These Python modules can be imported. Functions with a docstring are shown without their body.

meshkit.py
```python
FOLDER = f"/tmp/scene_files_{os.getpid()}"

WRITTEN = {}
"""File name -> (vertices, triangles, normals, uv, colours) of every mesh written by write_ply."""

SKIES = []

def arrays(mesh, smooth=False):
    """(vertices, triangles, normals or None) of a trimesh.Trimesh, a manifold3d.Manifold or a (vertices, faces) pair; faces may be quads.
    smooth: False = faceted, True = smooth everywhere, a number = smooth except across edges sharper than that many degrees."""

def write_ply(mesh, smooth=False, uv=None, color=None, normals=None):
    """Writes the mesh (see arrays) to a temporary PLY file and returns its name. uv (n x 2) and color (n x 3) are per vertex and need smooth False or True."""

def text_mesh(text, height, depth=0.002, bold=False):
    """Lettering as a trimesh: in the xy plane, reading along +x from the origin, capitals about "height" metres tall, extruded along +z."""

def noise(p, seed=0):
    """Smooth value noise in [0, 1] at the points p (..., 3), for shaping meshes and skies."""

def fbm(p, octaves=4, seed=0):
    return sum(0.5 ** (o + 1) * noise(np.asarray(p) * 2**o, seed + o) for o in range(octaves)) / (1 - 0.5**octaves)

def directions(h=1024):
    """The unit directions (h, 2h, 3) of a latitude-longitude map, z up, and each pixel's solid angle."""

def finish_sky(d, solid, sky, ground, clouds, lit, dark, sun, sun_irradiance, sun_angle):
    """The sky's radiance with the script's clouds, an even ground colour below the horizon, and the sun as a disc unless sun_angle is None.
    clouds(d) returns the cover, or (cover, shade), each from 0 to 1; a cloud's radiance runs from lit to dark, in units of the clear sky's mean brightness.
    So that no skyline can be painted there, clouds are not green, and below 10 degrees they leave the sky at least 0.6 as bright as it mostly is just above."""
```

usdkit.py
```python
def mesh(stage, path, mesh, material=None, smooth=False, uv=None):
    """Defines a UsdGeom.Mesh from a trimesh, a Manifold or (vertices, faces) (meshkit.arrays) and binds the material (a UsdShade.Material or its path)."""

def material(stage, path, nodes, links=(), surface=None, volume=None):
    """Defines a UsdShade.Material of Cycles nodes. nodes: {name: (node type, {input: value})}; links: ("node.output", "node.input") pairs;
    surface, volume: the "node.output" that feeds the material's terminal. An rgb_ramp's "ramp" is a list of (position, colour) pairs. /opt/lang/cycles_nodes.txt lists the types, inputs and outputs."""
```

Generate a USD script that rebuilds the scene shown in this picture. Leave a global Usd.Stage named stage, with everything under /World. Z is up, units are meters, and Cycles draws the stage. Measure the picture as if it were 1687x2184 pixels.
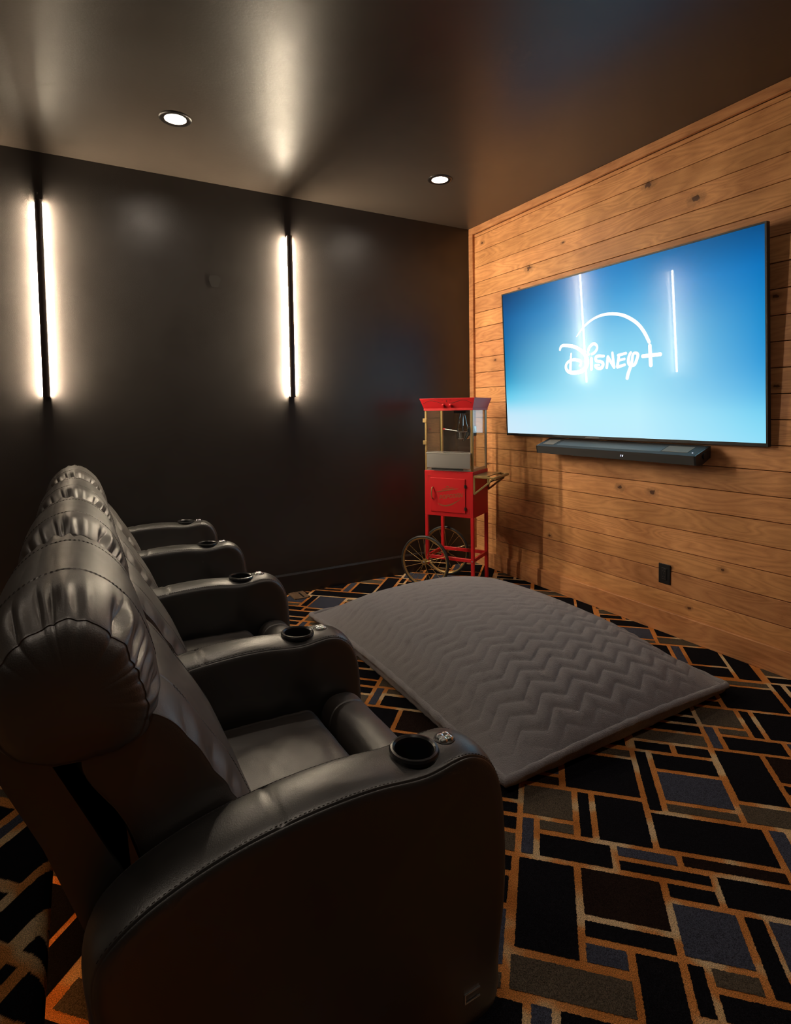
import math, random
import numpy as np, trimesh, manifold3d
from shapely.geometry import Polygon, Point, box as sbox
from shapely.ops import unary_union
from scipy.interpolate import CubicSpline, PchipInterpolator
import usdkit, meshkit
from pxr import Usd, UsdGeom, UsdLux, Gf, Sdf, Vt

random.seed(7)
RNG = np.random.default_rng(7)
stage = Usd.Stage.CreateInMemory()
UsdGeom.SetStageUpAxis(stage, UsdGeom.Tokens.z)
UsdGeom.SetStageMetersPerUnit(stage, 1.0)
UsdGeom.Xform.Define(stage, '/World')
UsdGeom.Scope.Define(stage, '/World/Looks')

# ------------------------------------------------------------------ camera, exposure
CAM_POS = (-2.9556, -3.8934, 1.3258)
YAW, PITCH, ROLL = 0.5131, 0.0483, -0.0143
FPX, PPX, PPY, IW, IH = 1193.46, 843.1, 932.9, 1687.0, 2184.0
EXPOSURE = 0.0
cam = UsdGeom.Camera.Define(stage, '/World/camera')
_r = np.array([math.cos(YAW), -math.sin(YAW), 0]); _f = np.array([math.sin(YAW), math.cos(YAW), 0]); _u = np.array([0, 0, 1.])
_f2 = _f * math.cos(PITCH) - _u * math.sin(PITCH); _u2 = _u * math.cos(PITCH) + _f * math.sin(PITCH)
_r3 = _r * math.cos(ROLL) + _u2 * math.sin(ROLL); _u3 = _u2 * math.cos(ROLL) - _r * math.sin(ROLL)
M4 = Gf.Matrix4d(*[float(x) for row in (list(_r3) + [0], list(_u3) + [0], list(-_f2) + [0], list(CAM_POS) + [1]) for x in row])
cam.AddTransformOp().Set(M4)
cam.CreateHorizontalApertureAttr(36.0)
cam.CreateVerticalApertureAttr(36.0 * IH / IW)
cam.CreateFocalLengthAttr(36.0 * FPX / IW)
cam.CreateHorizontalApertureOffsetAttr((IW / 2 - PPX) / IW * 36.0)
cam.CreateVerticalApertureOffsetAttr(-(IH / 2 - PPY) / IW * 36.0)
cam.CreateClippingRangeAttr(Gf.Vec2f(0.02, 100))
cam.CreateExposureAttr(EXPOSURE)

# light levels of the lamps the room has (each lamp is built further down as an emitting mesh)
BAR_L = 640.0          # wall light bars
BAR_C = (1.0, 0.83, 0.60)
DOWN_L = 170.0          # ceiling downlights
DOWN_C = (1.0, 0.84, 0.68)
SCREEN_L = 1.04
STEP_L = 13.0
STEP_C = (1.0, 0.42, 0.13)

H = 2.85               # ceiling height
X0, Y0 = -6.2, -5.6    # far ends of the room (behind the camera)

# ------------------------------------------------------------------ helpers
used = {}
def path_for(name, parent=None):
    base = (parent.GetPath().pathString if parent is not None else '/World') + '/' + name
    n = used.get(base, 0); used[base] = n + 1
    return base if n == 0 else f'{base}_{n:03d}'

def tag(o, label=None, cat=None, group=None, kind=None):
    p = o.GetPrim() if hasattr(o, 'GetPrim') else o
    for k, v in (('label', label), ('category', cat), ('group', group), ('kind', kind)):
        if v: p.SetCustomDataByKey(k, v)
    return p

def thing(name, label, cat, loc=(0, 0, 0), rotz=0.0, group=None, kind=None):
    x = UsdGeom.Xform.Define(stage, path_for(name))
    x.AddTranslateOp().Set(Gf.Vec3d(*map(float, loc)))
    x.AddRotateZOp().Set(float(math.degrees(rotz)))
    return tag(x, label, cat, group, kind)

CART_S, CART_Z = .966, .0451
def obj(name, mesh, mat, parent=None, smooth=False, label=None):
    if parent is not None and parent.GetPath().pathString.startswith('/World/popcorn_cart'):
        mesh = mesh.copy(); mesh.vertices = mesh.vertices * CART_S + np.array([0, 0, CART_Z])
    m = usdkit.mesh(stage, path_for(name, parent), mesh, mat, smooth=smooth)
    if name == 'stitching': m.GetPrim().SetCustomDataByKey('kind', 'stuff')
    if label: m.GetPrim().SetCustomDataByKey('label', label)
    return m.GetPrim()

def dup(root, loc, rotz=0.0, label=None, group=None, instance=True):
    was = root.GetCustomData()
    r = thing(root.GetName().rstrip('0123456789').rstrip('_'), label or was['label'], was['category'], loc, rotz, group or was.get('group'))
    r.GetReferences().AddInternalReference(root.GetPath())
    if instance: r.SetInstanceable(True)
    return r

def cat(*ms):
    return trimesh.util.concatenate([m for m in ms if m is not None])

def cbox(size, c=(0, 0, 0), ch=0.003, rot=None):
    sx, sy, sz = [s / 2 for s in size]; ch = min(ch, sx * .9, sy * .9, sz * .9)
    pts = []
    for a in (-1, 1):
        for b in (-1, 1):
            for d in (-1, 1):
                pts += [(a * (sx - ch), b * (sy - ch), d * sz), (a * (sx - ch), b * sy, d * (sz - ch)), (a * sx, b * (sy - ch), d * (sz - ch))]
    m = trimesh.convex.convex_hull(np.array(pts))
    if rot is not None: m.apply_transform(rot)
    m.apply_translation(c)
    return m

def rbox(size, c=(0, 0, 0), r=0.01, rot=None, n=8):
    h = np.array(size) / 2; r = min(r, *(h * .98))
    s = trimesh.creation.icosphere(2 if n > 6 else 1, r).vertices
    pts = np.vstack([s + (h - r) * np.array([a, b, d]) for a in (-1, 1) for b in (-1, 1) for d in (-1, 1)])
    m = trimesh.convex.convex_hull(pts)
    if rot is not None: m.apply_transform(rot)
    m.apply_translation(c)
    return m

def rot(axis, deg):
    return trimesh.transformations.rotation_matrix(math.radians(deg), axis)

def tube(pts, r, n=12, closed=False, caps=True):
    P = np.asarray(pts, float); k = len(P)
    rr = np.full(k, r) if np.ndim(r) == 0 else np.asarray(r, float)
    T = np.roll(P, -1, 0) - np.roll(P, 1, 0) if closed else np.gradient(P, axis=0)
    T /= np.linalg.norm(T, axis=1, keepdims=True)
    a = np.array([0, 0, 1.]) if abs(T[0][2]) < .9 else np.array([1., 0, 0])
    N = np.cross(T[0], a); N /= np.linalg.norm(N)
    V = []
    for i in range(k):
        N = N - T[i] * (N @ T[i]); N /= np.linalg.norm(N); B = np.cross(T[i], N)
        th = np.arange(n) * 2 * np.pi / n
        V.append(P[i] + rr[i] * (np.cos(th)[:, None] * N + np.sin(th)[:, None] * B))
    V = np.vstack(V); F = []
    for i in range(k if closed else k - 1):
        j = (i + 1) % k
        for q in range(n):
            q2 = (q + 1) % n
            F += [[i * n + q, i * n + q2, j * n + q2], [i * n + q, j * n + q2, j * n + q]]
    if not closed and caps:
        V = np.vstack([V, P[0], P[-1]]); e = len(V)
        for q in range(n):
            q2 = (q + 1) % n
            F += [[q2, q, e - 2], [(k - 1) * n + q, (k - 1) * n + q2, e - 1]]
    m = trimesh.Trimesh(V, F, process=False)
    m.fix_normals() if len(F) < 6000 else None
    return m

def lathe(prof, n=32, c=(0, 0, 0)):
    m = trimesh.creation.revolve(np.array(prof, float), sections=n)
    m.apply_translation(c); return m

def torus(R, r, axis='z', n=48, k=10, c=(0, 0, 0)):
    th = np.linspace(0, 2 * np.pi, n, endpoint=False)
    P = np.stack([np.cos(th) * R, np.sin(th) * R, 0 * th], 1)
    if axis == 'y': P = P[:, [0, 2, 1]]
    if axis == 'x': P = P[:, [2, 0, 1]]
    m = tube(P, r, k, closed=True); m.fix_normals(); m.apply_translation(c); return m

def cyl(a, b, r, n=16):
    return tube([a, b], r, n)

def loops_mesh(P, caps=True, centers=None):
    """P[k, n, 3]: k rings of n points; joined into one closed skin with fan caps."""
    k, n, _ = P.shape
    V = P.reshape(-1, 3); i, q = np.meshgrid(np.arange(k - 1), np.arange(n), indexing='ij'); q2 = (q + 1) % n
    a, b, c, d = i * n + q, i * n + q2, (i + 1) * n + q2, (i + 1) * n + q
    F = np.vstack([np.stack([a, b, c], -1).reshape(-1, 3), np.stack([a, c, d], -1).reshape(-1, 3)])
    if caps:
        V = np.vstack([V, P[0].mean(0) if centers is None else centers[0], P[-1].mean(0) if centers is None else centers[1]]); e = len(V)
        qq = np.arange(n); q3 = (qq + 1) % n
        F = np.vstack([F, np.stack([q3, qq, np.full(n, e - 2)], 1), np.stack([(k - 1) * n + qq, (k - 1) * n + q3, np.full(n, e - 1)], 1)])
    m = trimesh.Trimesh(V, F, process=False)
    if m.volume < 0: m.invert()
    return m

def closed_curve(pts, n):
    P = np.array(pts + [pts[0]], float)
    d = np.r_[0, np.cumsum(np.linalg.norm(np.diff(P, axis=0), axis=1))]
    cs = CubicSpline(d, P, bc_type='periodic')
    Q = cs(np.linspace(0, d[-1], 4000, endpoint=False))
    L = np.r_[0, np.cumsum(np.linalg.norm(np.diff(np.vstack([Q, Q[:1]]), axis=0), axis=1))]
    return np.stack([np.interp(np.linspace(0, L[-1], n, endpoint=False), L, np.r_[Q[:, k], Q[0, k]]) for k in (0, 1)], 1)

def normals2(L):
    T = np.roll(L, -1, 0) - np.roll(L, 1, 0); T /= np.linalg.norm(T, axis=1, keepdims=True)
    N = np.stack([T[:, 1], -T[:, 0]], 1)
    if ((L - L.mean(0)) * N).sum() < 0: N = -N
    return N

def man(m):
    return manifold3d.Manifold(manifold3d.Mesh(np.asarray(m.vertices, np.float32), np.asarray(m.faces, np.uint32)))
def unman(m):
    q = m.to_mesh(); return trimesh.Trimesh(q.vert_properties[:, :3], q.tri_verts, process=False)

def noise1(x, seed=0, s=1.0):
    x = np.asarray(x, float) * s
    return meshkit.noise(np.stack([x, np.full_like(x, .37 + seed), np.full_like(x, 1.7)], -1), seed) * 2 - 1

def stroke(pts, n=14, prof=24):
    """Outline of a brush stroke: (x, y, width) points, smoothed."""
    P = np.array(pts, float); d = np.r_[0, np.cumsum(np.linalg.norm(np.diff(P[:, :2], axis=0), axis=1))]
    t = np.linspace(0, d[-1], max(2, n * (len(P) - 1)))
    Q = CubicSpline(d, P)(t) if len(P) > 2 else np.stack([np.interp(t, d, P[:, k]) for k in range(3)], 1)
    return unary_union([Point(x, y).buffer(max(w, .002) / 2, 8).union(Point(x2, y2).buffer(max(w2, .002) / 2, 8)).convex_hull for (x, y, w), (x2, y2, w2) in zip(Q[:-1], Q[1:])])

def extrude(shape, depth):
    gs = getattr(shape, 'geoms', [shape])
    return cat(*[trimesh.creation.extrude_polygon(g, depth, engine='earcut') for g in gs if g.area > 1e-8])

# ------------------------------------------------------------------ materials
def mat(name, base, rough=.5, metal=0.0, bump=None, spec=.5, mottling=None, **kw):
    """Principled; bump = (scale, distance, detail); mottling = (scale, low, high) multiplies the colour; rough may be (low, high, scale)."""
    n = {'p': ('principled_bsdf', {'base_color': base, 'metallic': metal, 'specular_ior_level': spec, **kw})}
    l = [('tc.object', 'b1.vector')] if bump else []
    n['tc'] = ('texture_coordinate', {})
    if np.ndim(rough): 
        n['rn'] = ('noise_texture', {'scale': rough[2], 'detail': 3}); n['rm'] = ('map_range', {'from_min': .3, 'from_max': .7, 'to_min': rough[0], 'to_max': rough[1]})
        l += [('tc.object', 'rn.vector'), ('rn.fac', 'rm.value'), ('rm.result', 'p.roughness')]
    else: n['p'][1]['roughness'] = rough
    if bump:
        n['b1'] = ('noise_texture', {'scale': bump[0], 'detail': bump[2] if len(bump) > 2 else 3}); n['bp'] = ('bump', {'distance': bump[1], 'strength': 1.0})
        l += [('b1.fac', 'bp.height'), ('bp.normal', 'p.normal')]
    if mottling:
        s, lo, hi = mottling
        n['mn'] = ('noise_texture', {'scale': s, 'detail': 4})
        n['mr'] = ('rgb_ramp', {'ramp': [(.3, tuple(c * lo for c in base)), (.7, tuple(c * hi for c in base))]})
        l += [('tc.object', 'mn.vector'), ('mn.fac', 'mr.fac'), ('mr.color', 'p.base_color')]
    return usdkit.material(stage, '/World/Looks/' + name, n, l, surface='p.BSDF')

def emit(name, color, strength):
    return usdkit.material(stage, '/World/Looks/' + name, {'e': ('emission', {'color': color, 'strength': strength})}, surface='e.emission')

M = {}
M['paint'] = mat('dark_paint', (.037, .0325, .0295), (.32, .40, 3.0), bump=(220, .0004), spec=.5)
M['ceiling_paint'] = mat('ceiling_paint', (.055, .043, .034), (.32, .39, 1.5), bump=(90, .0003), spec=.55)
M['leather'] = mat('black_leather', (.024, .0172, .0128), (.42, .51, 9.0), bump=(420, .0003, 4), spec=.85, ior=1.8)
M['leather_side'] = mat('black_leather_panel', (.0120, .0108, .0095), (.36, .45, 9.0), bump=(420, .0003, 4), spec=.95, ior=1.7)
M['thread'] = mat('black_thread', (.020, .016, .014), .7)
M['black_plastic'] = mat('black_plastic', (.012, .012, .013), .28)
M['satin_black'] = mat('satin_black', (.018, .018, .019), .42)
M['chrome'] = mat('chrome', (.85, .84, .83), .07, 1.0)
M['steel'] = mat('brushed_steel', (.66, .64, .62), .30, 1.0)
M['red'] = mat('red_enamel', (.52, .012, .016), .38, spec=.4)
M['gold'] = mat('antique_gold', (.42, .29, .12), .36, .75)
M['gold_paint'] = mat('gold_print', (.25, .075, .022), .5)
M['rubber'] = mat('black_rubber', (.016, .016, .017), .55)
M['bronze'] = mat('dark_bronze', (.05, .037, .031), .38, .5)
M['trim_bronze'] = mat('downlight_trim', (.016, .013, .012), .34, .3)
M['trim_dark'] = mat('dark_trim', (.022, .02, .02), .4)
M['white_enamel'] = mat('white_enamel', (.75, .74, .72), .4)
M['vent_metal'] = mat('brown_register', (.24, .15, .09), .5, .2)
M['bar_light'] = emit('bar_light', BAR_C, BAR_L)
M['down_light'] = emit('down_light', DOWN_C, DOWN_L)
M['step_light'] = emit('step_light', STEP_C, STEP_L)
M['led_white'] = emit('display_white', (.75, .8, 1.0), 1.4)
M['logo_white'] = usdkit.material(stage, '/World/Looks/screen_white', {'p': ('principled_bsdf', {'base_color': (.01, .01, .01), 'roughness': .12, 'emission_color': (.96, 1., 1.), 'emission_strength': 1.0 * SCREEN_L})}, surface='p.BSDF')
M['glass'] = usdkit.material(stage, '/World/Looks/clear_glass', {
    't': ('transparent_bsdf', {'color': (.94, .96, .95)}), 'g': ('glossy_bsdf', {'roughness': .02, 'color': (1, 1, 1)}), 'lw': ('layer_weight', {'blend': .5}), 'f': ('math', {'math_type': 'power', 'value2': 3.0}), 'f2': ('math', {'math_type': 'multiply_add', 'value2': .7, 'value3': .05}), 'm': ('mix_closure', {})},
    [('lw.facing', 'f.value1'), ('f.value', 'f2.value1'), ('f2.value', 'm.fac'), ('t.BSDF', 'm.closure1'), ('g.BSDF', 'm.closure2')], surface='m.closure')
M['screen'] = usdkit.material(stage, '/World/Looks/screen_picture', {
    'a': ('attribute', {'attribute': 'picture'}), 'p': ('principled_bsdf', {'base_color': (.006, .006, .007), 'roughness': .17, 'specular_ior_level': .14, 'coat_weight': .22, 'coat_roughness': .02, 'emission_strength': SCREEN_L})},
    [('a.color', 'p.emission_color')], surface='p.BSDF')
# knots at the places they sit on the wall: (y, z, radius)
KNOTS = [(-2.007, 2.449, .022), (-1.715, 2.629, .020), (-.711, 2.369, .022), (-.212, .866, .014), (-1.526, .818, .016), (-1.753, .816, .018), (-2.419, 1.851, .012), (-2.428, 1.416, .012), (-.317, 1.722, .010), (-.919, .398, .012), (-1.996, .188, .010), (-1.879, .392, .010), (-.16, 2.70, .012), (-2.177, .452, .012), (-1.05, 2.47, .010), (-.60, 2.24, .009)]

def wood(name, tone, off, red=0.0):
    n = {'tc': ('geometry', {}), 'mp': ('mapping', {'mapping_type': 'point', 'location': (off, off * 1.7, off * .63), 'scale': (1, 1.35, 15)}),
         'n1': ('noise_texture', {'scale': 2.2, 'detail': 5, 'roughness': .55, 'distortion': .8}),
         'mq': ('mapping', {'mapping_type': 'point', 'location': (off, off * 2.3, 0), 'scale': (1, 1.1, 7)}),
         'n2': ('noise_texture', {'scale': 1.3, 'detail': 2, 'roughness': .4, 'distortion': .3}),
         'ml': ('math', {'math_type': 'multiply', 'value2': 13.0}), 'fr': ('math', {'math_type': 'pingpong', 'value2': .5}),
         'mf': ('mapping', {'mapping_type': 'point', 'scale': (1, 9, 160)}), 'n3': ('noise_texture', {'scale': 2.5, 'detail': 2}),
         'nb': ('noise_texture', {'scale': 3.2, 'detail': 3}),
         'r1': ('rgb_ramp', {'ramp': [(.18, (.31 * tone, (.118 - red) * tone, .037 * tone)), (.58, (.58 * tone, (.262 - red) * tone, .104 * tone)), (1, (.72 * tone, (.350 - red) * tone, .146 * tone))]}),
         'a1': ('math', {'math_type': 'multiply', 'value2': .55}), 'a2': ('math', {'math_type': 'multiply_add', 'value2': .85}),
         'a3': ('math', {'math_type': 'multiply_add', 'value2': .55}),
         'rb': ('rgb_ramp', {'ramp': [(.34, (.66, .60, .55)), (.62, (1, 1, 1))]}), 'mx': ('mix_color', {'blend_type': 'multiply', 'fac': .8}),
         'kc': ('mix_color', {'blend_type': 'mix', 'b': (.075, .024, .009)}),
         'p': ('principled_bsdf', {'roughness': .46, 'specular_ior_level': .35}), 'bp': ('bump', {'distance': .0008, 'strength': .6})}
    l = [('tc.position', 'mp.vector'), ('mp.vector', 'n1.vector'), ('tc.position', 'mq.vector'), ('mq.vector', 'n2.vector'), ('n2.fac', 'ml.value1'), ('ml.value', 'fr.value1'),
         ('tc.position', 'mf.vector'), ('mf.vector', 'n3.vector'), ('tc.position', 'nb.vector'), ('n1.fac', 'a1.value1'), ('fr.value', 'a2.value1'), ('a1.value', 'a2.value3'),
         ('n3.fac', 'a3.value1'), ('a2.value', 'a3.value3'), ('a3.value', 'r1.fac'), ('nb.fac', 'rb.fac'), ('r1.color', 'mx.a'), ('rb.color', 'mx.b'), ('mx.result', 'kc.a'),
         ('kc.result', 'p.base_color'), ('n3.fac', 'bp.height'), ('bp.normal', 'p.normal')]
    # knots: nearest ellipse
    prev = None
    n['kw'] = ('noise_texture', {'scale': 45, 'detail': 2}); l.append(('tc.position', 'kw.vector'))
    for i, (y, z, r) in enumerate(KNOTS):
        n[f'ks{i}'] = ('vector_math', {'math_type': 'subtract', 'vector2': (0, y, z)})
        n[f'km{i}'] = ('vector_math', {'math_type': 'multiply', 'vector2': (0, .40 / r, .64 / r)})
        n[f'kl{i}'] = ('vector_math', {'math_type': 'length'})
        l += [('tc.position', f'ks{i}.vector1'), (f'ks{i}.vector', f'km{i}.vector1'), (f'km{i}.vector', f'kl{i}.vector1')]
        if prev is None: prev = f'kl{i}.value'
        else:
            n[f'kn{i}'] = ('math', {'math_type': 'minimum'}); l += [(prev, f'kn{i}.value1'), (f'kl{i}.value', f'kn{i}.value2')]; prev = f'kn{i}.value'
    n['kd'] = ('math', {'math_type': 'multiply_add', 'value2': 1.1}); l += [('kw.fac', 'kd.value1'), (prev, 'kd.value3')]
    n['kr'] = ('rgb_ramp', {'ramp': [(0, (1, 1, 1)), (.29, (.97, .97, .97)), (.34, (.45, .45, .45)), (.44, (.30, .30, .30)), (.60, (0, 0, 0)), (1, (0, 0, 0))]})
    n['kv'] = ('math', {'math_type': 'multiply', 'value2': .33}); n['sx'] = ('separate_xyz', {})
    l += [('kd.value', 'kv.value1'), ('kv.value', 'kr.fac'), ('kr.color', 'sx.vector'), ('sx.x', 'kc.fac')]
    return usdkit.material(stage, '/World/Looks/' + name, n, l, surface='p.BSDF')

WOODS = [wood('pine_a', 1.0, 0.0), wood('pine_b', .86, 13.1, .008), wood('pine_c', 1.09, 29.7), wood('pine_d', .94, 41.3, .014), wood('pine_e', 1.03, 57.9, -.006)]
M['pine_trim'] = wood('pine_trim', .90, 77.7, .012)
M['groove'] = mat('pine_groove', (.17, .062, .02), .7)

# carpet: the cut pile; the colours come with the mesh, the line between the blocks runs from orange to cream along its length
M['carpet'] = usdkit.material(stage, '/World/Looks/carpet', {
    'a': ('attribute', {'attribute': 'pile'}), 'k': ('attribute', {'attribute': 'lines'}), 'g': ('geometry', {}),
    'm1': ('mapping', {'mapping_type': 'point', 'rotation': (0, 0, .7732), 'scale': (1, 1, 1)}),
    'n1': ('noise_texture', {'scale': 5.5, 'detail': 2, 'roughness': .5}),
    'r1': ('rgb_ramp', {'ramp': [(.30, (.52, .175, .038)), (.46, (.66, .250, .064)), (.53, (.72, .295, .088)), (.585, (.76, .50, .25)), (.64, (.80, .57, .33)), (1, (.80, .57, .33))]}),
    'mx': ('mix_color', {'blend_type': 'mix'}), 'n2': ('noise_texture', {'scale': 420, 'detail': 2}),
    'r2': ('rgb_ramp', {'ramp': [(.28, (.35, .35, .35)), (.72, (1.65, 1.65, 1.65))]}), 'mm': ('mix_color', {'blend_type': 'multiply', 'fac': 1.0, 'use_clamp': False}),
    'n3': ('noise_texture', {'scale': 900, 'detail': 1}), 'bp': ('bump', {'distance': .003, 'strength': .8}),
    'p': ('principled_bsdf', {'roughness': 1.0, 'specular_ior_level': 0.02, 'sheen_weight': 0.0})},
    [('g.position', 'm1.vector'), ('m1.vector', 'n1.vector'), ('n1.fac', 'r1.fac'), ('k.fac', 'mx.fac'), ('a.color', 'mx.a'), ('r1.color', 'mx.b'), ('g.position', 'n2.vector'), ('n2.fac', 'r2.fac'),
     ('mx.result', 'mm.a'), ('r2.color', 'mm.b'), ('mm.result', 'p.base_color'), ('g.position', 'n3.vector'), ('n3.fac', 'bp.height'), ('bp.normal', 'p.normal')], surface='p.BSDF')
M['plush'] = usdkit.material(stage, '/World/Looks/grey_plush', {
    'g': ('texture_coordinate', {}), 'n1': ('noise_texture', {'scale': 230, 'detail': 4, 'roughness': .6}), 'n2': ('noise_texture', {'scale': 22, 'detail': 4}),
    'r': ('rgb_ramp', {'ramp': [(.3, (.150, .139, .146)), (.7, (.265, .250, .262))]}), 'ad': ('math', {'math_type': 'multiply_add', 'value2': .45}),
    'bp': ('bump', {'distance': .006, 'strength': .9}),
    'p': ('principled_bsdf', {'roughness': .95, 'specular_ior_level': .08, 'sheen_weight': .5, 'sheen_roughness': .4, 'sheen_tint': (.95, .92, .95)})},
    [('g.object', 'n1.vector'), ('g.object', 'n2.vector'), ('n1.fac', 'ad.value1'), ('n2.fac', 'ad.value3'), ('ad.value', 'r.fac'), ('r.color', 'p.base_color'), ('n1.fac', 'bp.height'), ('bp.normal', 'p.normal')], surface='p.BSDF')

# ------------------------------------------------------------------ room shell
def slab(name, size, c, m, label, cat_):
    o = obj(name, cbox(size, c, .001), m); tag(o, label, cat_, kind='structure'); return o

wl = thing('wall_left', 'long black satin painted wall with the light bars', 'wall', (0, 0, 0), kind='structure')
obj('wall_surface', cbox((-X0 + .1, .1, H), ((X0) / 2, .05, H / 2), .001), M['paint'], wl)
pp = np.array([(math.cos(t) * (.036 + .006 * math.sin(3 * t)), math.sin(t) * (.045 + .006 * math.cos(2 * t))) for t in np.linspace(0, 2 * np.pi, 24, endpoint=False)])
pm = trimesh.creation.extrude_polygon(Polygon(pp), .0012, engine='earcut'); pm.apply_transform(rot([1, 0, 0], 90)); pm.apply_translation((-2.133, 0, 2.207))
obj('filler_patch', pm, mat('filler', (.045, .042, .039), .34), wl)
slab('wall_rear', (.1, -Y0 + .2, H), (X0 - .05, Y0 / 2, H / 2), M['paint'], 'black painted wall behind the seats', 'wall')
slab('wall_right', (-X0 + .2, .1, H), (X0 / 2, Y0 - .05, H / 2), M['paint'], 'black painted wall behind the camera', 'wall')

# downlight places
DOWN = [(-2.467, -.755), (-.818, -.750), (-4.12, -.755), (-.818, -3.35), (-2.467, -3.35), (-4.12, -3.35)]
cs = sbox(X0 - .1, Y0 - .1, .1, .1).difference(unary_union([Point(x, y).buffer(.062, 24) for x, y in DOWN]))
cm = trimesh.creation.extrude_polygon(cs, .06, engine='earcut'); cm.apply_translation((0, 0, H))
tag(obj('ceiling', cm, M['ceiling_paint']), 'dark satin painted ceiling with round holes for downlights', 'ceiling', kind='structure')
slab('roof_deck', (-X0 + .4, -Y0 + .4, .02), (X0 / 2, Y0 / 2, H + .14), M['satin_black'], 'black deck over the ceiling', 'ceiling')

# wood wall: boards one by one
ww = thing('wall_front', 'pine board wall that carries the television', 'wall', (0, 0, 0), kind='structure')
obj('wall_backing', cbox((.1, -Y0 + .1, H), (.068, Y0 / 2, H / 2), .001), M['groove'], ww)
PITCHP = .1262
tops = [2.7955, 2.768] + [2.768 - PITCHP * k for k in range(1, 23)]
for k in range(len(tops) - 1):
    z1, z0 = tops[k], max(tops[k + 1], .02)
    if z1 - z0 < .01: continue
    g = .0035
    jit = RNG.uniform(-.0008, .0008)
    obj('plank', cbox((.018, -Y0 - .004, z1 - z0 - g), (.009 + jit, Y0 / 2 - .002, (z1 + z0) / 2), .0016), WOODS[(k * 2 + (k // 3)) % 5], ww)
t1 = thing('trim_1', 'flat pine board along the top of the board wall', 'trim', kind='structure')
obj('board', cbox((.020, -Y0, .054), (-.010, Y0 / 2, 2.823), .002), M['pine_trim'], t1)
t2 = thing('trim_2', 'upright pine corner strip at the meeting of black and wooden walls', 'trim', kind='structure')
obj('board', cbox((.022, .056, 2.795 - .13), (-.011, -.029, (2.795 + .13) / 2), .002), M['pine_trim'], t2)
tag(obj('baseboard_front', cbox((.016, -Y0, .131), (-.008, Y0 / 2, .0655), .003), M['pine_trim']), 'plain pine baseboard under the board wall', 'baseboard', kind='structure')
bl = trimesh.creation.extrude_polygon(Polygon([(0, 0), (-.016, 0), (-.016, .138), (-.010, .150), (0, .150)]), 3.1, engine='earcut')
bl.apply_transform(np.array([[0, 0, -1, 0], [1, 0, 0, 0], [0, 1, 0, 0], [0, 0, 0, 1.]])); bl.fix_normals()
tag(obj('baseboard_left', bl, M['trim_dark']), 'black baseboard with a bevelled top under the black wall', 'baseboard', kind='structure')

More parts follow.
